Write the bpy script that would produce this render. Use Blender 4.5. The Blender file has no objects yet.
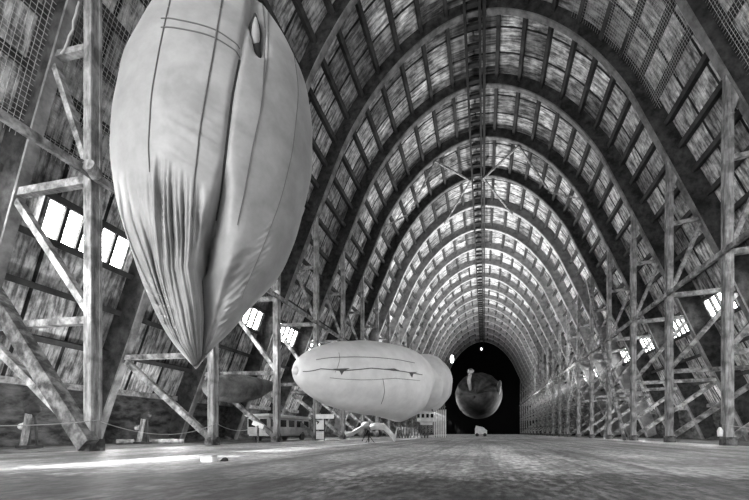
import bpy, bmesh, math, random, bisect
from mathutils import Vector, Matrix, noise
random.seed(7)
sc = bpy.context.scene
COL = sc.collection

# ------------------------------------------------------------------ camera facts
F_PX, VX, VY, CX, HC = 393.14, 484.05, 432.27, 0.787, 0.62
TH = math.atan((VX - 374.5) / F_PX)
CT, ST = math.cos(TH), math.sin(TH)
BAY, Y0 = 6.017, -1.954
NF = 22                                   # frames 1..22
def fy(k): return Y0 + k * BAY
def pt(px, py, d):                        # a point seen in the photograph at distance d along the view
    u = (px - 374.5) / F_PX * d; v = (VY - py) / F_PX * d
    return Vector((CX + u * CT - d * ST, u * ST + d * CT, HC + v))

# ------------------------------------------------------------------ object helpers
def link(o, parent=None):
    COL.objects.link(o)
    if parent is not None: o.parent = parent
    return o
def tag(o, label=None, cat=None, group=None, kind=None):
    if label: o['label'] = label
    if cat: o['category'] = cat
    if group: o['group'] = group
    if kind: o['kind'] = kind
    return o
def empty(name, loc=(0, 0, 0)):
    o = bpy.data.objects.new(name, None); o.location = loc; o.empty_display_size = .2
    return link(o)
def obj(name, bm, mat, parent=None, smooth=False, loc=None):
    me = bpy.data.meshes.new(name)
    bmesh.ops.recalc_face_normals(bm, faces=bm.faces[:])
    bm.to_mesh(me); bm.free()
    me.materials.append(mat)
    if smooth:
        for p in me.polygons: p.use_smooth = True
    o = bpy.data.objects.new(name, me)
    if loc: o.location = loc
    return link(o, parent)
def inst(src, parent=None):
    o = src.copy(); COL.objects.link(o)
    if parent is not None: o.parent = parent
    return o
def bar(bm, p, q, w, h, up=(0, 0, 1)):
    """a square timber from p to q: w across, h along up"""
    p = Vector(p); q = Vector(q); d = (q - p).normalized(); up = Vector(up)
    if abs(d.dot(up.normalized())) > .98: up = Vector((0, 1, 0))
    r = d.cross(up).normalized(); u = r.cross(d).normalized()
    vs = []
    for e in (p, q):
        for a, b in ((-1, -1), (1, -1), (1, 1), (-1, 1)):
            vs.append(bm.verts.new(e + r * (a * w / 2) + u * (b * h / 2)))
    for f in ((0, 1, 2, 3), (7, 6, 5, 4), (0, 4, 5, 1), (1, 5, 6, 2), (2, 6, 7, 3), (3, 7, 4, 0)):
        bm.faces.new([vs[i] for i in f])
def box(bm, c, s): bar(bm, (c[0], c[1], c[2] - s[2] / 2), (c[0], c[1], c[2] + s[2] / 2), s[0], s[1], (0, 1, 0))
def tube(bm, pts, r, n=6, closed=False):
    pts = [Vector(p) for p in pts]; rings = []
    ref = Vector((0, 0, 1))
    for i, p in enumerate(pts):
        a = pts[max(i - 1, 0)]; b = pts[min(i + 1, len(pts) - 1)]
        d = (b - a).normalized()
        if abs(d.dot(ref)) > .95: ref = Vector((0, 1, 0)) if abs(d.y) < .9 else Vector((1, 0, 0))
        x = d.cross(ref).normalized(); y = d.cross(x).normalized()
        rr = r[i] if isinstance(r, (list, tuple)) else r
        rings.append([bm.verts.new(p + x * (math.cos(t) * rr) + y * (math.sin(t) * rr)) for t in [2 * math.pi * j / n for j in range(n)]])
    for A, B in zip(rings, rings[1:]):
        for j in range(n): bm.faces.new((A[j], A[(j + 1) % n], B[(j + 1) % n], B[j]))
    bm.faces.new(rings[0][::-1]); bm.faces.new(rings[-1])
def cyl(bm, p, q, r, n=16): tube(bm, [p, q], r, n)
def ball(bm, c, r, sx=1, sy=1, sz=1, u=16, v=10):
    g = bmesh.ops.create_uvsphere(bm, u_segments=u, v_segments=v, radius=r)
    for w in g['verts']: w.co = Vector((w.co.x * sx, w.co.y * sy, w.co.z * sz)) + Vector(c)
ORD = 'zeroth first second third fourth fifth sixth seventh eighth ninth tenth eleventh twelfth thirteenth fourteenth fifteenth sixteenth seventeenth eighteenth nineteenth twentieth twenty-first twenty-second'.split()

# ------------------------------------------------------------------ materials (all neutral greys: the photograph is black and white)
def material(name, lo, hi, scale=(1, 1, 1), rough=.8, detail=6, bump=.2, bump_scale=None, lo_pos=.35, hi_pos=.65, coord='Object', spec=.3, stain=None):
    m = bpy.data.materials.new(name); m.use_nodes = True
    nt = m.node_tree; N = nt.nodes; Lk = nt.links
    b = N['Principled BSDF']; b.inputs['Roughness'].default_value = rough; b.inputs['Specular IOR Level'].default_value = spec
    tc = N.new('ShaderNodeTexCoord'); mp = N.new('ShaderNodeMapping'); mp.inputs['Scale'].default_value = scale
    Lk.new(tc.outputs[coord], mp.inputs['Vector'])
    nz = N.new('ShaderNodeTexNoise'); nz.inputs['Scale'].default_value = 1; nz.inputs['Detail'].default_value = detail; nz.inputs['Roughness'].default_value = .62
    Lk.new(mp.outputs[0], nz.inputs['Vector'])
    cr = N.new('ShaderNodeValToRGB'); cr.color_ramp.elements[0].position = lo_pos; cr.color_ramp.elements[1].position = hi_pos
    cr.color_ramp.elements[0].color = (lo, lo, lo, 1); cr.color_ramp.elements[1].color = (hi, hi, hi, 1)
    Lk.new(nz.outputs['Fac'], cr.inputs[0])
    out = cr.outputs[0]
    if stain:
        s_scale, s_pos, s_val = stain
        n2 = N.new('ShaderNodeTexNoise'); n2.inputs['Scale'].default_value = s_scale; n2.inputs['Detail'].default_value = 5
        Lk.new(tc.outputs['Object'], n2.inputs['Vector'])
        c2 = N.new('ShaderNodeValToRGB'); c2.color_ramp.elements[0].position = s_pos; c2.color_ramp.elements[1].position = s_pos + .12
        c2.color_ramp.elements[0].color = (s_val,) * 3 + (1,); c2.color_ramp.elements[1].color = (1, 1, 1, 1)
        Lk.new(n2.outputs['Fac'], c2.inputs[0])
        mx = N.new('ShaderNodeMix'); mx.data_type = 'RGBA'; mx.blend_type = 'MULTIPLY'; mx.inputs[0].default_value = 1
        Lk.new(out, mx.inputs[6]); Lk.new(c2.outputs[0], mx.inputs[7]); out = mx.outputs[2]
    Lk.new(out, b.inputs['Base Color'])
    if bump:
        bp = N.new('ShaderNodeBump'); bp.inputs['Strength'].default_value = bump; bp.inputs['Distance'].default_value = .05
        if bump_scale:
            n3 = N.new('ShaderNodeTexNoise'); n3.inputs['Scale'].default_value = bump_scale; n3.inputs['Detail'].default_value = 8
            Lk.new(tc.outputs['Object'], n3.inputs['Vector']); Lk.new(n3.outputs['Fac'], bp.inputs['Height'])
        else: Lk.new(nz.outputs['Fac'], bp.inputs['Height'])
        Lk.new(bp.outputs[0], b.inputs['Normal'])
    return m
def flat(name, v, rough=.6, spec=.3, emit=0):
    m = bpy.data.materials.new(name); m.use_nodes = True
    b = m.node_tree.nodes['Principled BSDF']
    b.inputs['Base Color'].default_value = (v, v, v, 1); b.inputs['Roughness'].default_value = rough; b.inputs['Specular IOR Level'].default_value = spec
    if emit:
        b.inputs['Emission Color'].default_value = (1, 1, 1, 1); b.inputs['Emission Strength'].default_value = emit
    return m
M = {}
M['post'] = material('post_concrete', .11, .4, (7, 7, 1.1), .85, 10, .5, stain=(1.6, .4, .55), bump_scale=14)
M['strut'] = material('strut_concrete', .12, .42, (4, 4, 4), .85, 10, .4, stain=(1.6, .42, .45), bump_scale=14)
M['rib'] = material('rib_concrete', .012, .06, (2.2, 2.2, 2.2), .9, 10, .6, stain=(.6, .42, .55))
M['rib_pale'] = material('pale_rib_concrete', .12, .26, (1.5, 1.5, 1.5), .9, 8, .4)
M['flange_pale'] = material('pale_lit_flange_concrete', .3, .48, (1.5, 1.5, 1.5), .9, 8, .4)  # paler than its web: upward light put into the flange colour
M['flange'] = material('lit_flange_concrete', .08, .22, (1.5, 1.5, 1.5), .9, 8, .4)  # light from below painted into the soffit as a lighter tone
M['purlin'] = material('purlin_concrete', .02, .06, (1, 1, 1), .9, 6, .3)
M['steel'] = material('dark_steel', .012, .03, (2, 2, 2), .8, 5, .1)
M['timber'] = material('dark_timber', .06, .2, (4, 4, 4), .85, 10, .5, stain=(2.2, .42, .35), bump_scale=12)
M['masonry'] = material('rough_masonry', .018, .14, (1.6, 1.1, 2.6), .95, 9, 1.0, lo_pos=.38, hi_pos=.72)
M['door'] = flat('black_door', .006, .95, .05)
M['fabric'] = material('airship_fabric', .18, .26, (1.3, 1.3, 1.3), .5, 4, .03, spec=.4)
M['fabric_white'] = material('pale_airship_fabric', .6, .74, (1.1, 1.1, 1.1), .42, 4, .03, spec=.45)
M['fabric_dark'] = material('dark_airship_fabric', .012, .04, (.5, .5, .5), .95, 6, .1, spec=.03)
M['fabric_grey'] = material('grey_cover_fabric', .07, .19, (1.4, 1.4, 1.4), .95, 5, .1, spec=.05)
M['fabric_dim'] = material('dim_cover_fabric', .04, .09, (1.4, 1.4, 1.4), .95, 5, .1, spec=.05)
M['seam'] = flat('seam_tape', .09, .6)
M['dark'] = flat('dark_cord_slit_shade', .02, .8)  # near-black for the lacing cord and the shade put into the slit
M['wire'] = flat('galvanised_wire', .4, .5, .5)
M['rope'] = flat('rope_fibre', .32, .8)
M['white'] = material('white_paint', .6, .8, (2, 2, 2), .5, 4, .05)
M['cream'] = material('weathered_paint', .3, .5, (2, 2, 2), .6, 5, .1)
M['black'] = flat('black_rubber', .02, .6)
M['glass_dark'] = flat('dark_glazing', .015, .15, .5)
M['pane'] = bpy.data.materials.new('daylit_pane'); M['pane'].use_nodes = True
_n = M['pane'].node_tree; _b = _n.nodes['Principled BSDF']; _b.inputs['Emission Color'].default_value = (1, 1, 1, 1); _b.inputs['Emission Strength'].default_value = 16; _b.inputs['Roughness'].default_value = .4
_t = _n.nodes.new('ShaderNodeBsdfTransparent'); _m = _n.nodes.new('ShaderNodeMixShader'); _m.inputs[0].default_value = .5
_n.links.new(_b.outputs[0], _m.inputs[1]); _n.links.new(_t.outputs[0], _m.inputs[2]); _n.links.new(_m.outputs[0], _n.nodes['Material Output'].inputs[0])
M['lamp'] = flat('lamp_lens', .8, .4, .3, 14.0)

_p = M['fabric'].node_tree.nodes['Principled BSDF']; _p.inputs['Sheen Weight'].default_value = .35; _p.inputs['Sheen Roughness'].default_value = .4
def panel_material():
    m = bpy.data.materials.new('roof_panels'); m.use_nodes = True
    nt = m.node_tree; N = nt.nodes; Lk = nt.links; b = N['Principled BSDF']; b.inputs['Roughness'].default_value = .9; b.inputs['Specular IOR Level'].default_value = .15
    tc = N.new('ShaderNodeTexCoord')
    br = N.new('ShaderNodeTexBrick'); br.offset = 0; br.squash = 1
    br.inputs['Scale'].default_value = 1; br.inputs['Brick Width'].default_value = 1 / 3; br.inputs['Row Height'].default_value = 1
    br.inputs['Mortar Size'].default_value = .016; br.inputs['Mortar Smooth'].default_value = .3; br.inputs['Bias'].default_value = 0
    br.inputs['Color1'].default_value = (.2, .2, .2, 1); br.inputs['Color2'].default_value = (.75, .75, .75, 1); br.inputs['Mortar'].default_value = (.03, .03, .03, 1)
    Lk.new(tc.outputs['UV'], br.inputs['Vector'])
    def nz(scale, sx, sy, p0, c0, p1, c1, det=7):
        mp = N.new('ShaderNodeMapping'); mp.inputs['Scale'].default_value = (sx, sy, 1); Lk.new(tc.outputs['UV'], mp.inputs['Vector'])
        n = N.new('ShaderNodeTexNoise'); n.inputs['Scale'].default_value = scale; n.inputs['Detail'].default_value = det; n.inputs['Roughness'].default_value = .65
        Lk.new(mp.outputs[0], n.inputs['Vector'])
        c = N.new('ShaderNodeValToRGB'); c.color_ramp.elements[0].position = p0; c.color_ramp.elements[1].position = p1
        c.color_ramp.elements[0].color = (c0,) * 3 + (1,); c.color_ramp.elements[1].color = (c1,) * 3 + (1,)
        Lk.new(n.outputs['Fac'], c.inputs[0]); return c.outputs[0], n.outputs['Fac']
    streak, sf = nz(1, 30, 1.5, .4, .25, .6, 1.25)
    blot, bf = nz(1, 9, 3.2, .38, .5, .58, 1.15)
    wide, wf = nz(1, .7, .35, .35, .7, .65, 1.15, 3)
    out = br.outputs['Color']
    for t in (streak, blot, wide):
        mx = N.new('ShaderNodeMix'); mx.data_type = 'RGBA'; mx.blend_type = 'MULTIPLY'; mx.inputs[0].default_value = 1
        Lk.new(out, mx.inputs[6]); Lk.new(t, mx.inputs[7]); out = mx.outputs[2]
    Lk.new(out, b.inputs['Base Color'])
    bp = N.new('ShaderNodeBump'); bp.inputs['Strength'].default_value = .35; bp.inputs['Distance'].default_value = .06
    Lk.new(sf, bp.inputs['Height']); Lk.new(bp.outputs[0], b.inputs['Normal'])
    return m
M['panel'] = panel_material()

FY0 = 6.9
def floor_material():
    m = bpy.data.materials.new('worn_concrete_floor'); m.use_nodes = True
    nt = m.node_tree; N = nt.nodes; Lk = nt.links; b = N['Principled BSDF']; b.inputs['Specular IOR Level'].default_value = .35
    tc = N.new('ShaderNodeTexCoord')
    def nz(sx, sy, p0, c0, p1, c1, det=8, off=0):
        mp = N.new('ShaderNodeMapping'); mp.inputs['Scale'].default_value = (sx, sy, 1); mp.inputs['Location'].default_value = (off, off, 0); Lk.new(tc.outputs['Object'], mp.inputs['Vector'])
        n = N.new('ShaderNodeTexNoise'); n.inputs['Scale'].default_value = 1; n.inputs['Detail'].default_value = det; n.inputs['Roughness'].default_value = .68
        Lk.new(mp.outputs[0], n.inputs['Vector'])
        c = N.new('ShaderNodeValToRGB'); c.color_ramp.elements[0].position = p0; c.color_ramp.elements[1].position = p1
        c.color_ramp.elements[0].color = (c0,) * 3 + (1,); c.color_ramp.elements[1].color = (c1,) * 3 + (1,)
        Lk.new(n.outputs['Fac'], c.inputs[0]); return c.outputs[0], n.outputs['Fac']
    base, f0 = nz(.22, .1, .34, .12, .62, .42, 6, 3)
    grit, f1 = nz(7, 4, .36, .42, .6, 1.2, 10, 1)
    track, f4 = nz(1.5, .05, .38, .5, .55, 1.15, 5, 7)
    patch, f2 = nz(.5, .35, .4, .62, .54, 1.1, 6, 9)
    # dark worn asphalt patch near the camera, with a ragged edge
    sx = N.new('ShaderNodeSeparateXYZ'); Lk.new(tc.outputs['Object'], sx.inputs[0])
    ma = N.new('ShaderNodeMath'); ma.operation = 'MULTIPLY_ADD'; ma.inputs[1].default_value = 3.5; Lk.new(f2, ma.inputs[0])
    mb = N.new('ShaderNodeMath'); mb.operation = 'MULTIPLY_ADD'; mb.inputs[1].default_value = -.28; Lk.new(sx.outputs['X'], mb.inputs[0]); Lk.new(sx.outputs['Y'], mb.inputs[2]); Lk.new(mb.outputs[0], ma.inputs[2])
    cw = N.new('ShaderNodeMapRange'); cw.inputs['From Min'].default_value = FY0; cw.inputs['From Max'].default_value = FY0 + 1.1; cw.inputs['To Min'].default_value = .22; cw.inputs['To Max'].default_value = 1
    Lk.new(ma.outputs[0], cw.inputs['Value'])
    clods, f3 = nz(9, 3.5, .43, .3, .57, 2.0, 9, 5)
    out = base
    for t in (grit, patch, track, cw.outputs[0]):
        mx = N.new('ShaderNodeMix'); mx.data_type = 'RGBA'; mx.blend_type = 'MULTIPLY'; mx.inputs[0].default_value = 1
        Lk.new(out, mx.inputs[6]); Lk.new(t, mx.inputs[7]); out = mx.outputs[2]
    mx = N.new('ShaderNodeMix'); mx.data_type = 'RGBA'; mx.blend_type = 'MULTIPLY'; Lk.new(out, mx.inputs[6]); Lk.new(clods, mx.inputs[7]); out = mx.outputs[2]
    iv = N.new('ShaderNodeMath'); iv.operation = 'SUBTRACT'; iv.inputs[0].default_value = 1.25; Lk.new(cw.outputs[0], iv.inputs[1]); iv.use_clamp = True; Lk.new(iv.outputs[0], mx.inputs[0])
    Lk.new(out, b.inputs['Base Color'])
    mr = N.new('ShaderNodeMapRange'); mr.inputs['To Min'].default_value = .35; mr.inputs['To Max'].default_value = .8
    Lk.new(f2, mr.inputs['Value']); Lk.new(mr.outputs[0], b.inputs['Roughness'])
    bp = N.new('ShaderNodeBump'); bp.inputs['Strength'].default_value = .5; bp.inputs['Distance'].default_value = .03
    Lk.new(f1, bp.inputs['Height']); Lk.new(bp.outputs[0], b.inputs['Normal'])
    return m
M['floor'] = floor_material()

# ------------------------------------------------------------------ arch profile
P = [(0, 29.6), (2, 29.25), (4, 28.3), (5.6, 27.1), (7, 25.7), (8.3, 24.0), (9.4, 22.2), (10.4, 20.0), (11.5, 17.5), (12.5, 15.2), (13.4, 13.1), (14.2, 11.2), (15.0, 9.2), (15.8, 7.2), (16.6, 5.3), (17.4, 3.5), (18.2, 1.7), (18.9, 0)]
full = [(-x, z) for x, z in reversed(P[1:])] + P
dense = []
for i in range(len(full) - 1):
    A = full[max(0, i - 1)]; B = full[i]; C_ = full[i + 1]; D = full[min(len(full) - 1, i + 2)]
    for j in range(12):
        t = j / 12
        dense.append(tuple(.5 * (2 * b + (-a + c) * t + (2 * a - 5 * b + 4 * c - d) * t * t + (-a + 3 * b - 3 * c + d) * t ** 3) for a, b, c, d in zip(A, B, C_, D)))
dense.append(full[-1])
S = [0]
for a, b in zip(dense, dense[1:]): S.append(S[-1] + math.dist(a, b))
HL = S[-1] / 2
def at(s):
    q = min(max(s + HL, 0), 2 * HL)
    i = min(max(bisect.bisect_right(S, q) - 1, 0), len(S) - 2)
    t = (q - S[i]) / (S[i + 1] - S[i])
    return dense[i][0] + t * (dense[i + 1][0] - dense[i][0]), dense[i][1] + t * (dense[i + 1][1] - dense[i][1])
def nrm(s):
    a = at(max(s - .5, -HL)); b = at(min(s + .5, HL)); l = math.dist(a, b)
    return -(b[1] - a[1]) / l, (b[0] - a[0]) / l
def depth(s):
    t = abs(s) / HL
    return .98 + .3 * min(t / .5, 1) + .4 * max(0, (t - .5) / .5)
def shell(s, off=0):
    x, z = at(s); n = nrm(s); d = depth(s) + off
    return x + n[0] * d, z + n[1] * d
def inner(s, off=0):
    x, z = at(s); n = nrm(s)
    return x - n[0] * off, z - n[1] * off
def arch_x(h):                            # half width of the inner arch at height h
    for (x0, z0), (x1, z1) in zip(P, P[1:]):
        if z1 <= h <= z0: return x0 + (z0 - h) / (z0 - z1) * (x1 - x0)
    return P[-1][0]

YA, YB = -9.0, fy(NF) + 1.5               # open near end, closed far end
PUR = [1.65, 3.4, 5.2, 7.05, 8.85, 10.62, 12.38, 14.1, 15.8, 17.5, 19.2, 20.9, 22.65, 24.4, 26.15, 27.85, 29.8, 32.0, 34.15]
WIN = (26.15, 27.85)

# ------------------------------------------------------------------ setting: floor, walls, ceiling, windows, trim
bm = bmesh.new(); box(bm, (0, (YA + YB) / 2 - 6, -.15), (24.4, YB - YA + 12, .3))
tag(obj('floor', bm, M['floor']), 'worn concrete hangar floor with dark stains and pale dusty streaks', kind='structure')
for sgn, side in ((-1, 'left'), (1, 'right')):
    bm = bmesh.new(); box(bm, (sgn * 16.6, (YA + YB) / 2 - 6, -.17), (8.8, YB - YA + 12, .3))
    tag(obj('floor_' + side, bm, M['masonry']), 'dark earth strip behind the %s row of posts' % side, kind='structure')
    bm = bmesh.new(); n = 120
    rows = [0, .5, 1, 1.5, 2, 2.5, 3.05]
    V = [[None] * len(rows) for _ in range(n + 1)]
    for i in range(n + 1):
        y = YA + (YB - YA) * i / n
        for j, h in enumerate(rows):
            d = .14 * noise.noise((y * .9, h * 1.7, sgn * 4))
            V[i][j] = bm.verts.new((sgn * (20.15 - .2 * h + d), y, h - (.05 if j == 0 else 0)))
    for i in range(n):
        for j in range(len(rows) - 1): bm.faces.new((V[i][j], V[i + 1][j], V[i + 1][j + 1], V[i][j + 1]))
    o = obj('wall_' + side, bm, M['masonry']); tag(o, 'low dark rough masonry wall along the %s side of the hangar' % side, kind='structure')
    sd = o.modifiers.new('thick', 'SOLIDIFY'); sd.thickness = .4; sd.offset = 0
    bm = bmesh.new(); x, z = shell(sgn * 34.15, -.15); bar(bm, (x, YA, z), (x, YB, z), .34, .3)
    tag(obj('trim_1' if sgn < 0 else 'trim_2', bm, M['strut']), 'concrete wall plate on top of the low %s wall' % side, kind='structure')
bm = bmesh.new(); pts = [(-21.5, -.3)] + [shell(s) for s in [-HL + 2 * HL * i / 60 for i in range(61)]] + [(21.5, -.3)]
vs = [bm.verts.new((x, YB, z)) for x, z in pts]; bm.faces.new(vs)
r = bmesh.ops.extrude_face_region(bm, geom=bm.faces[:])
for v in r['geom']:
    if isinstance(v, bmesh.types.BMVert): v.co.y += .4
tag(obj('wall_back', bm, M['door']), 'black closed doors filling the far end of the hangar', kind='structure')

bm = bmesh.new(); uvl = bm.loops.layers.uv.new('UVMap')
edges = [-p for p in reversed(PUR)] + PUR
ss = []                                    # (arc position, row coordinate)
for i in range(len(edges) - 1):
    m_ = 2
    for j in range(m_): ss.append((edges[i] + (edges[i + 1] - edges[i]) * j / m_, i + j / m_))
ss.append((edges[-1], len(edges) - 1))
NS = 8
ks = [-1 + j / NS for j in range((NF + 1) * NS + 3)]
grid = {}
def gv(i, j):
    if (i, j) not in grid:
        x, z = shell(ss[j][0]); grid[(i, j)] = bm.verts.new((x, fy(ks[i]), z))
    return grid[(i, j)]
for i in range(len(ks) - 1):
    sub = (i % NS)
    for j in range(len(ss) - 1):
        sm = abs(ss[j][0] + ss[j + 1][0]) / 2
        if WIN[0] < sm < WIN[1] and 2 <= sub <= 6: continue
        f = bm.faces.new((gv(i, j), gv(i + 1, j), gv(i + 1, j + 1), gv(i, j + 1)))
        for lp, (a, b) in zip(f.loops, ((i, j), (i + 1, j), (i + 1, j + 1), (i, j + 1))):
            lp[uvl].uv = (ks[a] + 2, ss[b][1])
ceiling = obj('ceiling', bm, M['panel'])
tag(ceiling, 'vaulted hangar roof of weathered board-marked panels', kind='structure')
sd = ceiling.modifiers.new('thick', 'SOLIDIFY'); sd.thickness = .12; sd.offset = 0
for s in edges[1:-1]:
    bm = bmesh.new(); n = nrm(s); x, z = shell(s, -.24); bar(bm, (x, fy(-1), z), (x, YB, z), .18, .46, (n[0], 0, n[1]))
    x, z = shell(s, -.46); bar(bm, (x, fy(-1), z), (x, YB, z), .26, .07, (n[0], 0, n[1]))
    obj('purlin', bm, M['purlin'], ceiling)
wn = 0
for sgn, side in ((-1, 'left'), (1, 'right')):
    for k in range(-1, NF):
        wn += 1
        y0, y1 = fy(k + .25), fy(k + .875)
        e = obj('window_%d' % wn, bmesh.new(), M['strut'])
        tag(e, 'roof light of white panes low on the %s roof slope, beside and behind the camera' % side if k < 2 else '%s roof light of white panes low on the %s roof slope, between %s and %s arch ribs' % ('bright' if k < 9 else 'small distant', side, ORD[k - 1], ORD[k]), kind='structure')
        a0 = shell(sgn * (WIN[0] + .1), -.3); a1 = shell(sgn * (WIN[1] - .1), -.3); n = nrm(sgn * 27)
        bm = bmesh.new()
        for p in (a0, a1): bar(bm, (p[0], y0, p[1]), (p[0], y1, p[1]), .12, .14, (n[0], 0, n[1]))
        for y in (y0, y1): bar(bm, (a0[0], y, a0[1]), (a1[0], y, a1[1]), .12, .14, (n[0], 0, n[1]))
        obj('window_frame', bm, M['strut'], e)
        bm = bmesh.new()
        for j in range(1, 5):
            y = y0 + (y1 - y0) * j / 5; bar(bm, (a0[0], y, a0[1]), (a1[0], y, a1[1]), .15, .2, (n[0], 0, n[1]))
        obj('mullions', bm, M['steel'], e)
        b0 = shell(sgn * (WIN[0] + .1), -.26); b1 = shell(sgn * (WIN[1] - .1), -.26)
        bm = bmesh.new(); bar(bm, (b0[0], (y0 + y1) / 2, b0[1]), (b1[0], (y0 + y1) / 2, b1[1]), y1 - y0, .02, (n[0], 0, n[1]))
        obj('panes', bm, M['pane'], e)

# ------------------------------------------------------------------ arch ribs
def rib_meshes():
    web = bmesh.new(); fl = bmesh.new(); n = 150
    def sweep(bm, f0, f1, w):
        rows = []
        for i in range(n + 1):
            s = -HL + 2 * HL * i / n
            a = f0(s); b = f1(s)
            rows.append([bm.verts.new((a[0], -w / 2, a[1])), bm.verts.new((a[0], w / 2, a[1])), bm.verts.new((b[0], w / 2, b[1])), bm.verts.new((b[0], -w / 2, b[1]))])
        for A, B in zip(rows, rows[1:]):
            for j in range(4): bm.faces.new((A[j], A[(j + 1) % 4], B[(j + 1) % 4], B[j]))
        bm.faces.new(rows[0]); bm.faces.new(rows[-1])
    sweep(web, lambda s: inner(s, -.08), lambda s: shell(s, -.02), .3)
    sweep(fl, lambda s: inner(s), lambda s: inner(s, -.1), .38)
    return web, fl
w_, f_ = rib_meshes()
rib_w = rib_f = None
RIBL = {2: 'dark arch rib passing through the upper left corner beside the nearest left post', 3: 'dark arch rib rising behind the big hanging envelope, second from camera', 4: 'dark arch rib meeting the nearest right post at the upper right corner'}
for k in range(2, NF + 1):
    e = empty('arch_rib', (0, fy(k), 0))
    tag(e, RIBL.get(k, '%s concrete arch rib spanning the hangar, %s counted from the camera' % ('dark' if k < 9 else 'pale distant', ORD[k - 1])), 'arch', 'arch ribs of the hangar')
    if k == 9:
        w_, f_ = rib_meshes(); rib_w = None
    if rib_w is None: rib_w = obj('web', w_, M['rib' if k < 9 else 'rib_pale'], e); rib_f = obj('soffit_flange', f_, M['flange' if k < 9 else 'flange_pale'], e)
    else: inst(rib_w, e); inst(rib_f, e)

# ------------------------------------------------------------------ side trestles: post, struts and braces of each frame
AX = 11.6
def trestle_parts(sgn):
    out = []
    bm = bmesh.new()
    box(bm, (sgn * (AX + .15), .2, 7.7), (.3, .4, 15.4))
    for yy in (.05, .35): box(bm, (sgn * (AX - .012), yy, 8.2), (.026, .09, 14.4))          # raised edges of the post
    # tapering head with its gusset
    z0, z1 = 15.4, 17.7
    pr = [(AX, z0), (AX + .3, z0), (AX + .62, 16.35), (AX + .1, z1), (AX, z1)]
    A = [bm.verts.new((sgn * x, .06, z)) for x, z in pr]; B = [bm.verts.new((sgn * x, .34, z)) for x, z in pr]
    bm.faces.new(A); bm.faces.new(B)
    for j in range(5): bm.faces.new((A[j], A[(j + 1) % 5], B[(j + 1) % 5], B[j]))
    out.append(('post', bm, M['post']))
    for h, w in ((13.4, .2), (9.0, .26), (4.35, .24)):
        bm = bmesh.new(); bar(bm, (sgn * (AX + .3), .2, h), (sgn * (arch_x(h) + .1), .2, h + .12), .24, w); out.append(('strut', bm, M['strut']))
    for (xa, za), (xb, zb), w in (((arch_x(13.2), 13.15), (AX + .25, 9.3), .2), ((arch_x(8.8), 8.8), (AX + .25, 4.6), .24), ((arch_x(4.3) - .1, 4.25), (AX + .3, .35), .28)):
        bm = bmesh.new(); bar(bm, (sgn * xa, .2, za), (sgn * xb, .2, zb), .24, w); out.append(('brace', bm, M['strut']))
    bm = bmesh.new(); box(bm, (sgn * (AX + .17), .2, .2), (.44, .56, .4)); out.append(('foot', bm, M['timber']))
    return out
for sgn, side, first in ((-1, 'left', 2), (1, 'right', 4)):
    protos = None
    for k in range(first, NF + 1):
        e = empty('trestle', (0, fy(k) - .2, 0))
        i = k - first + 1
        lab = '%s post with struts and braces, %s in the %s row from the camera' % ('tall pale concrete' if i < 6 else 'slender distant', ORD[i], side)
        tag(e, lab, 'post', 'braced posts along the %s side' % side)
        if protos is None: protos = [obj(nm, bm, m_, e) for nm, bm, m_ in trestle_parts(sgn)]
        else:
            for p_ in protos: inst(p_, e)
    bm = bmesh.new(); bar(bm, (sgn * (AX - .1), YA + 4, 9.0), (sgn * (AX - .1), YB - .2, 9.0), .16, .24)
    tag(obj('longitudinal_beam', bm, M['strut']), 'long concrete beam joining the %s row of posts halfway up' % side, 'beam')
# the heavy raking beam at the nearest left post
bm = bmesh.new(); bar(bm, (-AX + .02, fy(2) - .28, .2), (-17.2, fy(2) - .28, 7.0), .4, .55)
tag(obj('raking_beam', bm, M['timber']), 'thick weathered raking beam leaning outward from the nearest left post foot', 'beam')
# leaning timbers in the plane of the right row
for (y0, z0, y1, z1, w, lab) in (
    (fy(6) + .5, .05, fy(8) - .1, 16.6, .22, 'long pale leaning timber propped against the right posts, steepest and nearest one'),
    (fy(7) - .2, .05, fy(6.72), 6.0, .12, 'thin short pole leaning at the foot of a right post'),
    (fy(10), .05, fy(8.9), 9.0, .2, 'leaning timber further back among the right posts')):
    bm = bmesh.new(); bar(bm, (AX - .3, y0, z0), (AX - .3, y1, z1), w, w)
    tag(obj('leaning_timber', bm, M['strut']), lab, 'timber')

# ------------------------------------------------------------------ ridge ladder and wind bracing under the crown
e = empty('ridge_ladder', (0, fy(1), 29.3)); tag(e, 'long dark ladder hung under the ridge of the arch ribs', 'ladder')
LZ = .1
for x in (-.5, .5):
    bm = bmesh.new(); bar(bm, (x, -6, LZ), (x, YB - fy(1) - .3, LZ), .18, .6); obj('rail', bm, M['steel'], e)
bm = bmesh.new(); bar(bm, (.8, -6, LZ + .12), (.8, YB - fy(1) - .3, LZ + .12), .22, .3); obj('cable_tray', bm, M['steel'], e)
rung = None
for i in range(82):
    y = .6 + i * 1.504
    if rung is None:
        bm = bmesh.new(); box(bm, (0, 0, LZ), (.82, .34, .2)); rung = obj('rung', bm, M['steel'], e); rung.location = (0, y, 0)
    else: r_ = inst(rung, e); r_.location = (0, y, 0)
e = empty('wind_bracing', (0, fy(8), 29.2)); tag(e, 'crossed diagonal braces under the crown of the roof ahead', 'bracing')
def inr(x):
    for (x0, z0), (x1, z1) in zip(P, P[1:]):
        if x0 <= abs(x) <= x1: return z0 + (abs(x) - x0) / (x1 - x0) * (z1 - z0) - .12
for s_ in (-1, 1):
    for (xa, ka), (xb, kb) in (((.7, 8), (4.0, 7)), ((.7, 8), (4.2, 9)), ((4.0, 7), (7.0, 7.55)), ((9.3, 7), (7.2, 7.6))):
        bm = bmesh.new(); bar(bm, (s_ * xa, fy(ka) - fy(8), inr(xa) - 29.2), (s_ * xb, fy(kb) - fy(8), inr(xb) - 29.2), .16, .16); obj('brace', bm, M['strut'], e)

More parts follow.
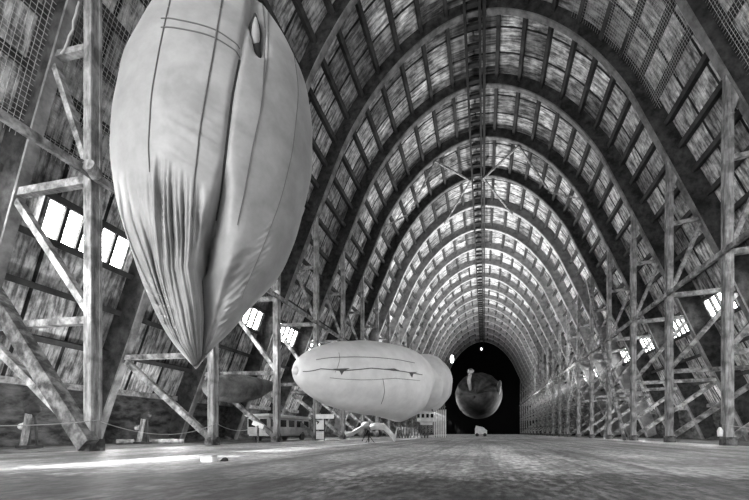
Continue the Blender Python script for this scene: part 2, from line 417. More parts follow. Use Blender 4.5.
# ------------------------------------------------------------------ wire netting under the near roof
def net(sgn, s0, s1, y0, y1, lab):
    bm = bmesh.new(); g = .17; n = 36
    def p(s, y):
        sag = .12 * math.sin((y - y0) / BAY * 2 * math.pi) + .08 * noise.noise((s * .5, y * .5, sgn))
        x, z = inner(s, -.62 + sag * .5); return (sgn * abs(x), y, z)
    ys = [y0 + g * i for i in range(int((y1 - y0) / g))]
    for y in ys: tube(bm, [p(s0 + (s1 - s0) * i / n, y) for i in range(n + 1)], .009, 3)
    m_ = int((s1 - s0) / g); ny = int((y1 - y0) / .8)
    for j in range(m_): tube(bm, [p(s0 + g * j, y0 + (y1 - y0) * i / ny) for i in range(ny + 1)], .009, 3)
    tag(obj('safety_net', bm, M['wire']), lab, 'netting')
net(-1, 12, 25, 2.5, fy(3) - .3, 'wire netting stretched below the roof panels at the upper left')
net(1, 6.5, 15, fy(4) + .3, fy(5) - .3, 'wire netting below the roof panels behind the nearest right arch')
net(1, 9, 21.5, fy(3) - 2, fy(4) - .3, 'wire netting stretched below the roof panels at the upper right')

# ------------------------------------------------------------------ the big limp envelope hanging at the left
DB = 11.0; KB = DB / F_PX
def lerp(tab, y):
    if y <= tab[0][0]: return tab[0][1]
    for (a, u), (b, v) in zip(tab, tab[1:]):
        if y <= b: return u + (v - u) * (y - a) / (b - a)
    return tab[-1][1]
def smooth(tab, y, r=9): return sum(lerp(tab, y + d) for d in (-r, -r / 2, 0, r / 2, r)) / 5
LE = [(-75, 212), (-70, 206), (-58, 199), (-40, 190), (-20, 181), (0, 171), (42, 145), (95, 119), (144, 109), (180, 107), (218, 113), (245, 122), (286, 138), (324, 157), (345, 171), (360, 186), (366, 192), (368, 194.5)]
RE = [(-75, 218), (-70, 226), (-58, 236), (-40, 245), (-20, 256), (0, 268), (30, 290), (68, 308), (106, 313), (152, 313), (180, 307.5), (222, 298), (256, 286), (275, 275), (302, 252), (328, 233), (347, 214), (360, 203), (366, 198), (368, 196)]
CL = [(-75, 262), (0, 251), (91, 233), (182, 222), (230, 211), (267, 202), (313, 204), (350, 202), (362, 200), (368, 195.5)]
XC0 = 205
PHC = math.atan((XC0 - 374.5) / F_PX)                # bearing of the envelope's axis
RD = DB / math.cos(PHC)
base_pt = pt(XC0, 368, DB)
BR = Vector((math.cos(TH - PHC), math.sin(TH - PHC), 0)); BD = Vector((-math.sin(TH - PHC), math.cos(TH - PHC), 0))
def lat(px): return RD * math.tan(math.atan((px - 374.5) / F_PX) - PHC)
def edges_at(py):
    l = smooth(LE, py) if -60 < py < 355 else lerp(LE, py); r = smooth(RE, py) if -60 < py < 355 else lerp(RE, py)
    return lat(l), lat(r)
def base_shape(py, ph):
    """undisplaced point: lateral, depth, height from the tip; and where it shows in the photograph"""
    l, r = edges_at(py); xc = (l + r) / 2; hw = (r - l) / 2 * .972
    u = xc + hw * math.sin(ph); dep = -hw * .8 * math.cos(ph); h = (368 - py) * KB
    p = base_pt + BR * u + BD * dep
    cx = (p.x - CX) * CT + p.y * ST; cd = -(p.x - CX) * ST + p.y * CT
    return u, dep, h, 374.5 + F_PX * cx / cd, VY - F_PX * (base_pt.z + h - HC) / cd
def env_point(row, ph):
    u, dep, h, px, py = base_shape(row, ph)
    if math.cos(ph) < 0: return u, dep, h
    l = lerp(LE, py); r = lerp(RE, py)
    cf = math.cos(ph) ** .5
    c = lerp(CL, py)
    q = px - c
    low = max(0, min(1, (py - 140) / 120)); bot = max(0, min(1, (py - 235) / 110))
    wv = 0
    wid = 3.0 + 8 * low * (1.2 if q > 0 else .35)
    wv += (.12 + .85 * max(0, min(1, (py - 160) / 60)) * (1 - .6 * bot)) * math.exp(-abs(q / wid) ** 1.6)
    wv += .9 * math.exp(-((px - 207) / 5.5) ** 2 - ((py - 240) / 20) ** 2)
    if q < 0: wv -= .34 * bot * math.exp(-((q + 14) / 18) ** 2)
    if q < 3:
        v = (px - l) / max(c - l, 2)
        start = 150 + 34 * abs(v - .4) * 2
        a = max(0, min(1, (py - start) / 40))
        ph1 = v * 23 + 2.2 * noise.noise((v * 3.5, py * .006, 0)) - (py - 150) * .006
        rid = abs(math.sin(ph1)) ** .55
        rid2 = abs(math.sin(ph1 * 2.37 + 1.3 + 2 * noise.noise((v * 5, py * .01, 6)))) ** .7
        amp = .5 * a * (1 - .62 * bot) * max(.15, .55 + 1.0 * noise.noise((v * 5, py * .01, 3)))
        wv += amp * ((1 - rid) + .5 * (1 - rid2)) * max(0, min(1, v * 8))
        hem = math.exp(-((v - .2) / .16) ** 2) * max(0, min(1, (py - 268) / 25)) * max(0, min(1, (356 - py) / 20))
        wv += .55 * hem * noise.noise((px * .04 + py * .05, py * .16 - px * .09, 5))
    else:
        v = (px - c) / max(r - c, 2)
        a = max(0, min(1, (py - 190) / 90))
        wv += .05 * a * math.sin(v * 13 + (py - 200) * .02 + noise.noise((v * 3, py * .01, 8)) * 3)
        d1 = abs(px - lerp([(0, 285), (150, 289), (190, 284), (255, 262), (340, 214)], py))
        pk = math.exp(-(d1 / 6) ** 2) * max(0, min(1, (py - 215) / 30))
        wv += .07 * pk * noise.noise((px * .12, (py + px * .5) * .3, 4))
        d2 = math.exp(-((px - lerp([(200, 262), (260, 240), (345, 212)], py)) / 9) ** 2) * max(0, min(1, (py - 235) / 30))
        wv += .10 * d2 * noise.noise(((px - py * .2) * .06, (py + px * .6) * .14, 2))
    mid = math.exp(-((py - 140) / 45) ** 2) * math.exp(-((px - 212) / 36) ** 2)
    wv += .045 * mid * noise.noise(((px + py * .55) * .02, (py - px * .55) * .16, 1))
    if py < 62:
        sl = math.exp(-((px - lerp([(0, 254), (20, 255), (55, 262)], py)) / 5.5) ** 2) * max(0, min(1, (58 - py) / 14)) * max(0, min(1, (py + 25) / 30))
        wv += .45 * sl
    wv += .04 * noise.noise((px * .03, py * .03, 11))
    return u, dep + wv * cf, h
def env_world(row, ph, lift=0):
    u, dep, h = env_point(row, ph)
    return BR * u + BD * (dep - lift) + Vector((0, 0, h))
def find(px, py):
    """surface parameters of the point of the envelope seen at px, py"""
    row, ph = py, 0.0
    for _ in range(14):
        l, r = edges_at(row); xc = (l + r) / 2; hw = max((r - l) / 2 * .972, .02)
        u, dep, h, qx, qy = base_shape(row, ph)
        row += (py - qy) * .9
        s_ = math.sin(ph) + (px - qx) * KB * .95 / hw
        ph = math.asin(max(-.985, min(.985, s_)))
        row = max(-74, min(367.5, row))
    return row, ph
def seen(px, py, lift=0): return env_world(*find(px, py), lift)
env = empty('airship_envelope', base_pt)
tag(env, 'huge limp pale airship envelope hanging wrinkled with its tip down at the left', 'airship')
bm = bmesh.new(); NR, NP = 330, 300
phs = [-math.pi / 2 + math.pi * i / 240 for i in range(240)] + [math.pi / 2 + math.pi * i / 60 for i in range(60)]
rows = []
for i in range(NR + 1):
    py = -75 + 442.9 * i / NR
    rows.append([bm.verts.new(env_world(py, ph)) for ph in phs])
for A, B in zip(rows, rows[1:]):
    for j in range(NP): bm.faces.new((A[j], A[(j + 1) % NP], B[(j + 1) % NP], B[j]))
bm.faces.new(rows[0]); bm.faces.new(rows[-1])
obj('envelope', bm, M['fabric'], env, smooth=True)
def env_line(name, tab, r, y0, y1, mat='seam', parent=env):
    bm = bmesh.new(); pts = []
    n = max(8, int(abs(y1 - y0) / 3))
    for i in range(n + 1):
        py = y0 + (y1 - y0) * i / n
        pts.append(seen(smooth(tab, py, 12), py, .014))
    tube(bm, pts, r, 6); return obj(name, bm, M[mat], parent)
env_line('seam', [(-60, 184), (0, 170), (45, 160), (95, 151), (150, 148), (172, 150)], .014, -55, 172)
env_line('seam', [(-60, 230), (0, 222), (60, 212), (120, 201), (190, 193), (215, 192)], .018, -55, 215)
env_line('seam', [(0, 262), (30, 266), (105, 262), (150, 252), (200, 243), (230, 236)], .013, -10, 225)
env_line('seam', [(0, 268), (60, 268), (110, 260)], .010, -8, 110)
env_line('seam', [(-60, 250), (40, 292), (90, 299), (150, 293), (200, 281), (250, 262), (300, 240)], .008, 20, 300)
env_line('lacing_cord', CL, .03, 56, 205, 'dark')
for dy in (0, 9):
    bm = bmesh.new(); pts = []
    for i in range(31):
        t = i / 30; px = 161 + t * (240 - 161); py = 19 + dy + 4 * t * (1 - t) * -3 + (27 - 2 * (dy > 0)) * t ** 1.6
        pts.append(seen(px, py, .014))
    tube(bm, pts, .013, 6); obj('band_seam', bm, M['seam'], env)
# pale inner lobe showing in the slit
u0 = Vector((0, 0, 0)); bm = bmesh.new()
cpt = seen(256, 28, .34)
g = bmesh.ops.create_uvsphere(bm, u_segments=20, v_segments=14, radius=1)
for v in g['verts']:
    x, y, z = v.co; w = .1 * (1 - .35 * z); X, Y, Z = x * w, y * .12, z * .36
    v.co = BR * X + BD * Y + Vector((0, 0, Z)) + cpt
obj('inner_lobe', bm, M['fabric'], env, smooth=True)
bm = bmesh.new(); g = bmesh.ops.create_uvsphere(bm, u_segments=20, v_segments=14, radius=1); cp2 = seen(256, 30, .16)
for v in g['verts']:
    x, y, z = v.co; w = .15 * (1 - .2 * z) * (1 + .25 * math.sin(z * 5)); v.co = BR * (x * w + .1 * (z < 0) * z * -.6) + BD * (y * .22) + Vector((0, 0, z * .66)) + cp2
obj('opening_shade', bm, M['dark'], env, smooth=True)  # dark solid standing in for the shade inside the slit
bm = bmesh.new(); ctr = BR * lat(204) + Vector((0, 0, 443 * KB))
tube(bm, [ctr - Vector((0, 0, .1)), ctr + Vector((0, 0, 13.5))], .03, 8); obj('suspension_cable', bm, M['steel'], env)

# ------------------------------------------------------------------ other airships, built as lengthwise bodies of revolution with sag
def blimp(name, nose, tail, prof, label, mat, wr=.015, sag=0, nu=90, nv=64, group='smaller airships on the floor', squash=1.0, wrk=None):
    nose = Vector(nose); tail = Vector(tail); ax = tail - nose; Ln = ax.length; d = ax.normalized()
    side = d.cross(Vector((0, 0, 1))).normalized(); up = side.cross(d).normalized()
    root = empty(name, nose); tag(root, label, 'airship', group)
    def P_(t, a, lift=0):
        r = lerp_s(prof, t) + lift
        q = d * (t * Ln) + side * (math.cos(a) * r) + up * (math.sin(a) * r * squash)
        q += up * (-sag * math.sin(math.pi * t) * (1 if math.sin(a) < 0 else .35) * abs(math.sin(a)))
        dn = wr * noise.noise((q.x * .9 + 3, q.y * .9, q.z * .9)) * 2
        if wrk: dn += wrk(t, a)
        return q + (side * math.cos(a) + up * math.sin(a)) * dn
    bm = bmesh.new(); rows = []
    for i in range(nu + 1):
        t = .5 - .5 * math.cos(math.pi * i / nu); t = .004 + .992 * t
        rows.append([bm.verts.new(P_(t, 2 * math.pi * j / nv)) for j in range(nv)])
    for A, B in zip(rows, rows[1:]):
        for j in range(nv): bm.faces.new((A[j], A[(j + 1) % nv], B[(j + 1) % nv], B[j]))
    bm.faces.new(rows[0]); bm.faces.new(rows[-1])
    obj('envelope', bm, mat, root, smooth=True)
    return root, P_, (side, up, d)
def lerp_s(tab, t):
    if t <= tab[0][0]: return tab[0][1]
    for i in range(len(tab) - 1):
        a, u = tab[i]; b, v = tab[i + 1]
        if t <= b:
            p0 = tab[max(0, i - 1)]; p3 = tab[min(len(tab) - 1, i + 2)]
            m0 = (v - p0[1]) / (b - p0[0]) * (b - a); m1 = (p3[1] - u) / (p3[0] - a) * (b - a); x = (t - a) / (b - a)
            return max(.001, (2 * x ** 3 - 3 * x * x + 1) * u + (x ** 3 - 2 * x * x + x) * m0 + (-2 * x ** 3 + 3 * x * x) * v + (x ** 3 - x * x) * m1)
    return tab[-1][1]
def surf_line(P_, f, n, r, name, mat, root):
    bm = bmesh.new(); tube(bm, [P_(*f(i / n), .012) for i in range(n + 1)], r, 6); return obj(name, bm, M[mat], root)
def surf_patch(P_, outline, name, mat, root):
    bm = bmesh.new(); vs = [bm.verts.new(P_(t, a, .03)) for t, a in outline]; ws = [bm.verts.new(P_(t, a, -.03)) for t, a in outline]
    bm.faces.new(vs); bm.faces.new(ws)
    for j in range(len(vs)): bm.faces.new((vs[j], vs[(j + 1) % len(vs)], ws[(j + 1) % len(vs)], ws[j]))
    return obj(name, bm, M[mat], root)
prof2 = [(0, .02), (.006, .34), (.03, .7), (.1, 1.18), (.22, 1.66), (.4, 2.02), (.56, 2.14), (.74, 2.08), (.88, 1.7), (.96, 1.05), (1, .05)]
def wrk2(t, a):
    f = max(0, min(1, (t - .6) / .15)) * max(0, -math.sin(a) + .1)
    return .05 * f * math.sin(t * 45 + 4 * math.cos(a)) + .5 * math.exp(-((t - .76) / .13) ** 2) * max(0, -math.sin(a)) ** 1.5 - .12 * math.exp(-((t - .9) / .03) ** 2) * max(0, -math.sin(a))
r2, P2, fr2 = blimp('airship_envelope', pt(295.5, 370.5, 19.2), pt(424, 382, 27), prof2, 'pale plump airship floating low at left centre, nose towards the camera', M['fabric_white'], .015, .1, wrk=wrk2)
def vis_angle(t, k): return math.pi * (1 + k)      # side facing the camera's left front
def find_on(P_, root, px, py):
    best = None
    for i in range(1, 100):
        for j in range(-50, 51):
            p = root.location + P_(i / 100, j / 100 * math.pi)
            cx = (p.x - CX) * CT + p.y * ST; cd = -(p.x - CX) * ST + p.y * CT
            e = (374.5 + F_PX * cx / cd - px) ** 2 + (VY - F_PX * (p.z - HC) / cd - py) ** 2
            if best is None or e < best[0]: best = (e, i / 100, j / 100 * math.pi)
    return best[1], best[2]
def marked(P_, root, pixels, r, name='seam'):
    bm = bmesh.new(); q = [find_on(P_, root, *p) for p in pixels]; pts = []
    for (t0, a0), (t1, a1) in zip(q, q[1:]):
        for i in range(8): pts.append(P_(t0 + (t1 - t0) * i / 8, a0 + (a1 - a0) * i / 8, .015))
    tube(bm, pts, r, 6); return obj(name, bm, M['seam'], root)
for line, r_ in (([(297, 371), (320, 369), (342, 371), (372, 368), (405, 372), (424, 375)], .022), ([(316, 360), (345, 357), (380, 358), (418, 364)], .016), ([(330, 378), (360, 380), (395, 378), (422, 381)], .012), ([(336, 372), (340, 358), (338, 352)], .01), ([(383, 378), (384, 392), (380, 405)], .012)):
    marked(P2, r2, line, r_)
for outl in ([(333, 368.5), (349, 368), (343, 370.5), (341, 374.5), (339, 371)], [(384, 368.5), (394, 368), (401, 371), (392, 371)], [(408, 372.5), (417, 372.5), (413, 374), (412, 378), (410, 374)]):
    surf_patch(P2, [find_on(P2, r2, *q) for q in outl], 'load_patch', 'seam', r2)
bm = bmesh.new(); ball(bm, fr2[2] * .02, .2, 1, 1, 1, 16, 10); obj('nose_cap', bm, M['fabric_white'], r2, smooth=True)
prof3 = [(0, .05), (.03, .9), (.12, 1.6), (.3, 2.1), (.55, 2.2), (.8, 1.9), (.94, 1.2), (1, .1)]
r3, P3, fr3 = blimp('airship_envelope', pt(413, 383, 29.8), pt(431, 382, 35), prof3, 'smaller creased pale airship tucked behind the plump floating one', M['fabric_white'], .05, .2,
    wrk=lambda t, a: .34 * abs(math.sin(t * 13 + math.sin(a * 2))) ** .6 - .16)
# gondola with small windows under it
gp = pt(426, 425, 31.5) - r3.location
bm = bmesh.new(); bar(bm, gp + Vector((-.75, 0, .55)), gp + Vector((.75, .3, .55)), 1.1, 1.1)
bmesh.ops.bevel(bm, geom=bm.edges[:], offset=.28, segments=3, affect='EDGES'); gon = obj('gondola', bm, M['white'], r3)
for i in range(4):
    bm = bmesh.new(); c = gp + Vector((-.52 + i * .35, -.56 + i * .07, .72)); box(bm, c, (.2, .06, .3)); obj('gondola_window', bm, M['glass_dark'], gon)
bm = bmesh.new()
for dx in (-.5, .5): bar(bm, gp + Vector((dx, .1, 1)), gp + Vector((dx * .8, .2, 1.9)), .08, .08)
obj('gondola_strut', bm, M['steel'], r3)
prof4 = [(0, .05), (.02, 1.2), (.08, 2.4), (.2, 3.5), (.38, 4.1), (.6, 3.9), (.8, 2.8), (.93, 1.5), (1, .1)]
def wrk4(t, a): return .5 * max(0, 1 - t * 2.2) * (abs(math.sin(a * 8 + t * 9)) ** .6 - .5) * (1 if math.sin(a) > -.1 else .25) - 1.3 * math.exp(-((a - .9) / .5) ** 2) * max(0, 1 - t * 3)
r4, P4, fr4 = blimp('airship_envelope', pt(476.5, 394, 62), pt(481, 396, 88), prof4, 'dark grey airship seen nose-on against the black far end', M['fabric_dark'], .02, .3, wrk=wrk4)
q4 = pt(470.5, 371, 60) - r4.location
bm = bmesh.new(); ball(bm, q4, .42, 1.2, 1, .9); tube(bm, [q4, q4 + Vector((-.3, 1.0, -1.2)), q4 + Vector((-.1, 2.5, -2.6))], [.3, .35, .2], 10); obj('nose_mooring', bm, M['fabric_dim'], r4, smooth=True)
q4 = pt(498.5, 389, 66) - r4.location
bm = bmesh.new(); g = bmesh.ops.create_uvsphere(bm, u_segments=16, v_segments=12, radius=1)
for v in g['verts']: v.co = Vector((v.co.x * .42 + v.co.z * .25, v.co.y * .5, v.co.z * 1.5)) + q4
obj('stabiliser', bm, M['fabric_grey'], r4, smooth=True)

# ------------------------------------------------------------------ clutter
# grey covered hull hung behind the left posts
hp = pt(204, 388, 22.6)
hq = pt(279, 385, 26.8)
r5, P5, fr5 = blimp('covered_hull', hp, hq, [(0, .25), (.06, .55), (.35, .82), (.6, .7), (.85, .34), (1, .04)], 'long dark grey covered hull slung behind the left posts beside the trailer', M['fabric_grey'], .03, .2, group=None, nu=50, nv=36)
r5['category'] = 'hull'
for t in (.2, .75):
    bm = bmesh.new(); q = P5(t, math.pi / 2); tube(bm, [q, q + Vector((0, 0, 5.2))], .025, 6); obj('sling_cable', bm, M['steel'], r5)
# old windowed trailer behind the left posts
tr = empty('trailer', (-13.9, 26.6, 0)); tag(tr, 'old windowed trailer with a pale roof parked behind the left posts', 'trailer')
bm = bmesh.new(); box(bm, (0, 0, 1.02), (1.7, 6.4, 1.3)); bmesh.ops.bevel(bm, geom=bm.edges[:], offset=.1, segments=2, affect='EDGES'); bd = obj('body', bm, M['cream'], tr)
bm = bmesh.new(); box(bm, (0, 0, 1.77), (1.9, 6.7, .18)); bmesh.ops.bevel(bm, geom=bm.edges[:], offset=.07, segments=2, affect='EDGES'); obj('roof', bm, M['white'], tr)
for i in range(5):
    bm = bmesh.new(); box(bm, (.86, -2.5 + i * 1.25, 1.25), (.05, .8, .5)); obj('window', bm, M['glass_dark'], tr)
for i in (-.45, .45):
    bm = bmesh.new(); box(bm, (i, -3.21, 1.25), (.5, .05, .55)); obj('window', bm, M['glass_dark'], tr)
for y in (-1.9, 1.9):
    for x in (-.75, .75):
        bm = bmesh.new(); cyl(bm, (x - .1, y, .33), (x + .1, y, .33), .33, 20); obj('wheel', bm, M['black'], tr)
bm = bmesh.new(); box(bm, (0, 0, .34), (1.3, 5.6, .12)); obj('chassis', bm, M['steel'], tr)
# information boards at a left post
ip = pt(320, 438.5, 29); ip.z = 0
ib = empty('information_board', ip); tag(ib, 'white information board standing on the floor left of the floating airship', 'board')
def fb(bm, x0, x1, z0, z1, y=0, th=.05): box(bm, ((x0 + x1) / 2, y, (z0 + z1) / 2), (x1 - x0, th, z1 - z0))
bm = bmesh.new(); fb(bm, -.3, .3, .82, 1.5); obj('upper_panel', bm, M['white'], ib)
bm = bmesh.new(); fb(bm, -.3, .3, .12, .68); obj('lower_panel', bm, M['white'], ib)
bm = bmesh.new(); fb(bm, -.33, 1.1, 1.62, 1.95); obj('header_panel', bm, M['white'], ib)
for x in (-.34, .34):
    bm = bmesh.new(); fb(bm, x - .03, x + .03, 0, 1.62, .03); obj('leg', bm, M['steel'], ib)
bm = bmesh.new()
tube(bm, [(-.26, -.045, 1.45), (-.1, -.045, 1.38), (-.2, -.045, 1.2)], [.05, .09, .01], 8); obj('printed_patch', bm, M['steel'], ib)
bm = bmesh.new()
for i in range(4): fb(bm, -.29, .29, .2 + i * .13, .22 + i * .13, -.03, .01)
for i in range(3): fb(bm, -.16 + i * .15, -.14 + i * .15, .13, .67, -.03, .01)
obj('printed_grid', bm, M['cream'], ib)
# white drooping-wing model aircraft under the airship
wp = pt(367, 437, 27.0); wp.z = 0
wa = empty('model_aircraft', wp); tag(wa, 'small white aircraft with drooping wing tips on a stand beneath the floating airship', 'aircraft')
def wing(pts, th=.07, ch=.9):
    bm = bmesh.new(); rows = []
    for (x, z, c) in pts:
        rows.append([bm.verts.new((x, -c / 2, z)), bm.verts.new((x, 0, z + th)), bm.verts.new((x, c / 2, z)), bm.verts.new((x, 0, z - th))])
    for A, B in zip(rows, rows[1:]):
        for j in range(4): bm.faces.new((A[j], A[(j + 1) % 4], B[(j + 1) % 4], B[j]))
    bm.faces.new(rows[0]); bm.faces.new(rows[-1]); return bm
obj('wing', wing([(-.25, 1.0, 1.2), (-.7, .75, 1.0), (-1.15, .5, .8), (-1.5, .5, .6), (-1.58, .62, .4)], .17), M['white'], wa)
obj('wing', wing([(.3, 1.0, 1.2), (.7, 1.05, 1.1), (1.2, 1.0, .9), (1.6, .6, .9), (1.95, .2, .6), (2.05, .55, .3), (2.08, .85, .2)], .24), M['white'], wa)
bm = bmesh.new(); ball(bm, (0, 0, 1.12), .3, 1, 2.8, .8); obj('fuselage', bm, M['cream'], wa, smooth=True)
bm = bmesh.new()
for x, y in ((-.25, -.3), (.25, -.3), (0, .45)): tube(bm, [(0, 0, .95), (x, y, 0)], .03, 6)
obj('stand', bm, M['steel'], wa)
# slim tripod in front of the airship
tp = pt(369.5, 441, 23.5); tp.z = 0
tpo = empty('tripod', tp); tag(tpo, 'thin dark tripod standing on the floor in front of the floating airship', 'tripod')
bm = bmesh.new(); tube(bm, [(0, 0, .35), (0, 0, 1.35)], .02, 8); obj('pole', bm, M['black'], tpo)
for a in (0, 2.1, 4.2):
    bm = bmesh.new(); tube(bm, [(0, 0, .38), (.3 * math.cos(a), .3 * math.sin(a), .01)], .018, 6); obj('leg', bm, M['black'], tpo)
# white slatted screen behind the second airship
sp = pt(440, 433.5, 44); sp.z = 0
ssn = empty('slatted_screen', sp); tag(ssn, 'white upright slatted screen standing behind the smaller creased airship', 'screen')
for i in range(6):
    bm = bmesh.new(); box(bm, (-.6 + i * .24, 0, 1.6), (.15, .06, 3.1)); obj('slat', bm, M['white'], ssn)
for z in (.12, 3.1):
    bm = bmesh.new(); box(bm, (0, .06, z), (1.45, .06, .12)); obj('rail', bm, M['steel'], ssn)
# low dark fence in the distance
fp = pt(412, 433.4, 42); fp.z = 0
fe = empty('picket_fence', fp); tag(fe, 'low dark picket fence behind the floating airship', 'fence')
for i in range(12):
    bm = bmesh.new(); box(bm, (-1.65 + i * .3, 0, .6), (.16, .06, 1.2)); obj('picket', bm, M['timber'], fe)
for z in (.3, .95):
    bm = bmesh.new(); box(bm, (0, .06, z), (3.5, .05, .1)); obj('rail', bm, M['timber'], fe)
# white wedge trailer under the far airship
kp = pt(481, 433, 58); kp.z = 0
kc = empty('covered_cart', kp); tag(kc, 'small white covered cart on the floor below the dark nose-on airship', 'cart')
bm = bmesh.new(); pr = [(-.85, .35), (.85, .35), (.85, .9), (.3, 1.35), (-.7, 1.6), (-.85, 1.1)]
A = [bm.verts.new((x, -.6, z)) for x, z in pr]; B = [bm.verts.new((x, .6, z)) for x, z in pr]; bm.faces.new(A); bm.faces.new(B)
for j in range(6): bm.faces.new((A[j], A[(j + 1) % 6], B[(j + 1) % 6], B[j]))
obj('cover', bm, M['white'], kc)
for x in (-.55, .55):
    bm = bmesh.new(); cyl(bm, (x, -.65, .25), (x, .65, .25), .25, 16); obj('wheel', bm, M['black'], kc)
# small pale box and black wedge on the near floor
bp_ = pt(209, 462, 8.25); bp_.z = 0
bx = empty('floor_box', bp_); tag(bx, 'small pale box lying on the floor below the hanging envelope', 'box')
bm = bmesh.new(); box(bm, (0, 0, .06), (.3, .2, .12)); bmesh.ops.bevel(bm, geom=bm.edges[:], offset=.015, segments=2, affect='EDGES'); obj('body', bm, M['white'], bx)
bm = bmesh.new(); box(bm, (0, 0, .13), (.31, .21, .025)); obj('lid', bm, M['cream'], bx)
wd = pt(224, 461.5, 8.4); wd.z = 0
bm = bmesh.new(); pr = [(-.08, 0), (.07, 0), (.07, .05), (.02, .085)]
A = [bm.verts.new((x, -.05, z)) for x, z in pr]; B = [bm.verts.new((x, .05, z)) for x, z in pr]; bm.faces.new(A); bm.faces.new(B)
for j in range(4): bm.faces.new((A[j], A[(j + 1) % 4], B[(j + 1) % 4], B[j]))
tag(obj('wheel_chock', bm, M['black'], loc=wd), 'small black wedge on the floor right of the pale box', 'chock')
# two old machines by the left wall
def machine(px, d, mir, lab):
    p = pt(px, 442, d); p.z = 0
    e = empty('hand_pump', p); tag(e, lab, 'pump')
    bm = bmesh.new(); bar(bm, (-.18 * mir, 0, 0), (.16 * mir, 0, 1.35), .17, .17); obj('lever', bm, M['post'], e)
    bm = bmesh.new(); tube(bm, [(.02, .15, 1.3), (.1 * mir, .15, 1.5), (.3 * mir, .15, 1.62), (.5 * mir, .15, 1.45)], [.2, .25, .2, .08], 10); obj('head', bm, M['steel'], e, smooth=True)
    bm = bmesh.new(); tube(bm, [(-.1, .15, 0), (-.1, .15, 1.4)], .09, 8); tube(bm, [(.3, .2, 0), (.2, .2, 1.4)], .05, 8); obj('frame', bm, M['steel'], e)
    bm = bmesh.new(); ball(bm, (-.4 * mir, .1, .85), .13); ball(bm, (-.15 * mir, .05, .9), .12); obj('valve', bm, M['cream'], e, smooth=True)
    bm = bmesh.new(); box(bm, (0, .12, .05), (.8, .5, .1)); obj('base', bm, M['steel'], e)
machine(26, 15.6, 1, 'old machine with a pale leaning lever near the left wall, left of the nearest post')
machine(141, 21.5, 1, 'old machine with a tilted pale lever between the first two left posts')
for px0, px1, d, lab in ((150, 184, 22.5, 'pale pipe lying on the ground behind the rope between the left posts'), (116, 134, 22.0, 'short pale pipe lying near the tilted lever machine')):
    a = pt(px0, 434, d); b = pt(px1, 434, d + .5); a.z = b.z = .11
    bm = bmesh.new(); cyl(bm, a, b, .13, 14); tag(obj('pipe', bm, M['strut']), lab, 'pipe')
# pulley drum and knob at the nearest left post
dp = pt(94, 172, 12.7); 
e = empty('pulley_drum', dp); tag(e, 'round pale pulley drum fixed to the nearest left post', 'pulley')
bm = bmesh.new(); v = Vector((ST, -CT, .25)).normalized(); cyl(bm, -v * .12, v * .28, .2, 24); obj('drum', bm, M['post'], e)
bm = bmesh.new(); cyl(bm, v * .05 + Vector((-.32, -.1, .18)), v * .15 + Vector((-.32, -.1, .18)), .13, 20); obj('sheave', bm, M['black'], e)
bm = bmesh.new(); bar(bm, Vector((-.4, -.05, .2)), Vector((.1, 0, 0)), .05, .08); obj('bracket', bm, M['strut'], e)
# knob lamp at the second visible left post
kp2 = pt(277, 293, 24.3)
e = empty('bulkhead_lamp', kp2); tag(e, 'small round pale lamp on the left post beside the hanging envelope', 'lamp')
bm = bmesh.new(); ball(bm, (0, 0, 0), .17); obj('globe', bm, M['white'], e, smooth=True)
bm = bmesh.new(); cyl(bm, (0, .05, -.1), (-.05, .4, -.1), .06, 10); obj('bracket', bm, M['steel'], e)
# ragged cable along the near left arch
bm = bmesh.new(); pts = []
for px, py in ((79, 2), (77, 8), (76, 14), (73, 22), (73, 30), (69, 36), (67, 43), (64, 50), (61, 54)):
    q = pt(px, py, 12.55); pts.append(q)
tube(bm, pts, .03, 6); tag(obj('frayed_cable', bm, M['rope']), 'frayed pale cable dangling along the arch rib at the upper left', 'cable')
# rope barrier
def rope(a, b, sag, lab):
    bm = bmesh.new(); a = Vector(a); b = Vector(b); tube(bm, [a.lerp(b, i / 24) - Vector((0, 0, 4 * sag * (i / 24) * (1 - i / 24))) for i in range(25)], .015, 6)
    tag(obj('barrier_rope', bm, M['rope']), lab, 'rope', 'barrier ropes')
RX = -AX + .04
rope((RX - .3, fy(1), 1.0), (RX, fy(2), 1.02), .22, 'pale barrier rope left of the nearest left post')
rope((RX, fy(2), 1.02), (RX, fy(3), 1.05), .5, 'sagging pale barrier rope between the first and second left posts')
sx = pt(258, 440, 22.4)
rope((RX, fy(3), 1.05), (sx.x, sx.y, 1.0), .32, 'pale barrier rope from the second left post to the short stanchion')
rope((AX - .05, fy(4), 1.0), (AX + .2, fy(2.6), 1.0), .3, 'barrier rope tied to the nearest right post')
e = empty('stanchion', (sx.x, sx.y, 0)); tag(e, 'short rope stanchion with a pale plate by the second left post', 'stanchion')
bm = bmesh.new(); cyl(bm, (0, 0, 0), (0, 0, 1.0), .06, 12); obj('pole', bm, M['timber'], e)
bm = bmesh.new(); bar(bm, (-.32, -.03, 1.18), (.32, .03, .92), .06, .26); obj('plate', bm, M['white'], e)
# small pale bottle-like lamps at the right row
q = pt(720, 432, 17.7); bm = bmesh.new(); tube(bm, [q + Vector((0, 0, -.2)), q + Vector((0, 0, .05)), q + Vector((0, 0, .22))], [.09, .11, .04], 12)
h_ = empty('hand_lamp', q); tag(h_, 'small pale lantern hanging low on the nearest right post', 'lantern')
for v_ in bm.verts: v_.co -= q
obj('glass', bm, M['white'], h_, smooth=True)
bm = bmesh.new(); tube(bm, [(0, 0, .2), (.02, .1, .5)], .015, 6); obj('hook', bm, M['steel'], h_)
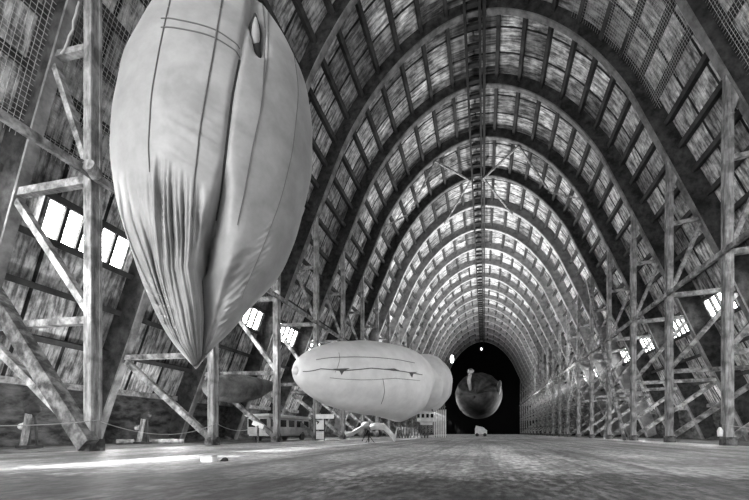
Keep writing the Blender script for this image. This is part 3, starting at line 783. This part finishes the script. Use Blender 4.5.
# floodlights on the arches far away
for px, py, d, lab in ((452, 359, 92, 'bright floodlight fixed to the left of the dark far end'), (481.5, 349, 120, 'tiny lamp hung under the ridge at the far end')):
    q = pt(px, py, d); e = empty('floodlight', q); tag(e, lab, 'floodlight')
    bm = bmesh.new(); ball(bm, (0, 0, 0), .55 if d < 100 else .3, .7, .5, 1.6 if d < 100 else 1); obj('lens', bm, M['lamp'], e, smooth=True)
    bm = bmesh.new(); box(bm, (0, .4, .2), (.9, .3, 1.2)); obj('housing', bm, M['steel'], e)

# ------------------------------------------------------------------ light
w = bpy.data.worlds.new('overcast'); sc.world = w; w.use_nodes = True
bg = w.node_tree.nodes['Background']; bg.inputs[0].default_value = (.9, .9, .9, 1); bg.inputs[1].default_value = .8
def area(name, loc, rot, sx, sy, e, spread=180):
    l = bpy.data.lights.new(name, 'AREA'); l.shape = 'RECTANGLE'; l.size = sx; l.size_y = sy; l.energy = e; l.spread = math.radians(spread)
    o = bpy.data.objects.new(name, l); o.location = loc; o.rotation_euler = rot; link(o); return o
area('daylight_open_doors', (-10.5, YA - 1, 8), (math.radians(90), 0, math.radians(-14)), 12, 15, 4300)
for sgn, e_ in ((-1, 280), (1, 230)):                         # added fill lights along the side aisles, without fixtures
    for k in (1, 2, 3, 5, 6, 7, 8):
        l = bpy.data.lights.new('aisle_fill_light', 'POINT'); l.energy = e_; l.shadow_soft_size = .5
        o = bpy.data.objects.new('aisle_fill_light', l); o.location = (sgn * 15.2, fy(k) + (1.2 if k == 3 else 3.2), 1.8); link(o)
sun = bpy.data.lights.new('sun', 'SUN'); sun.energy = 45; sun.angle = math.radians(1.2)
so = bpy.data.objects.new('sun', sun); so.rotation_euler = Vector((1, .55, -.93)).to_track_quat('-Z', 'Y').to_euler(); link(so)
for sgn in (-1, 1):                                        # added fill spots without fixtures, brightening the far vault
    for k in (9.5, 12.5, 15):
        l = bpy.data.lights.new('vault_fill_spot', 'SPOT'); l.energy = 15000; l.spot_size = math.radians(120); l.spot_blend = .8; l.shadow_soft_size = .6
        o = bpy.data.objects.new('vault_fill_spot', l); o.location = (sgn * 9.5, fy(k), 2.0)
        tgt = Vector((-sgn * 4, fy(k) + 1, 26)); o.rotation_euler = (tgt - o.location).to_track_quat('-Z', 'Y').to_euler(); link(o)

# ------------------------------------------------------------------ camera and view
cam = bpy.data.cameras.new('camera'); co = bpy.data.objects.new('camera', cam); link(co)
co.location = (CX, 0, HC); co.rotation_euler = (math.radians(90), 0, TH)
cam.sensor_width = 36; cam.lens = F_PX * 36 / 749; cam.shift_x = 0; cam.shift_y = (VY - 250) / 749; cam.clip_start = .05; cam.clip_end = 500
sc.camera = co
sc.view_settings.view_transform = 'Standard'; sc.view_settings.look = 'None'; sc.view_settings.gamma = 1; sc.view_settings.exposure = .7
sc.view_settings.use_curve_mapping = False
sc.cycles.use_denoising = True; sc.cycles.max_bounces = 8; sc.cycles.diffuse_bounces = 6; sc.cycles.caustics_reflective = False; sc.cycles.caustics_refractive = False
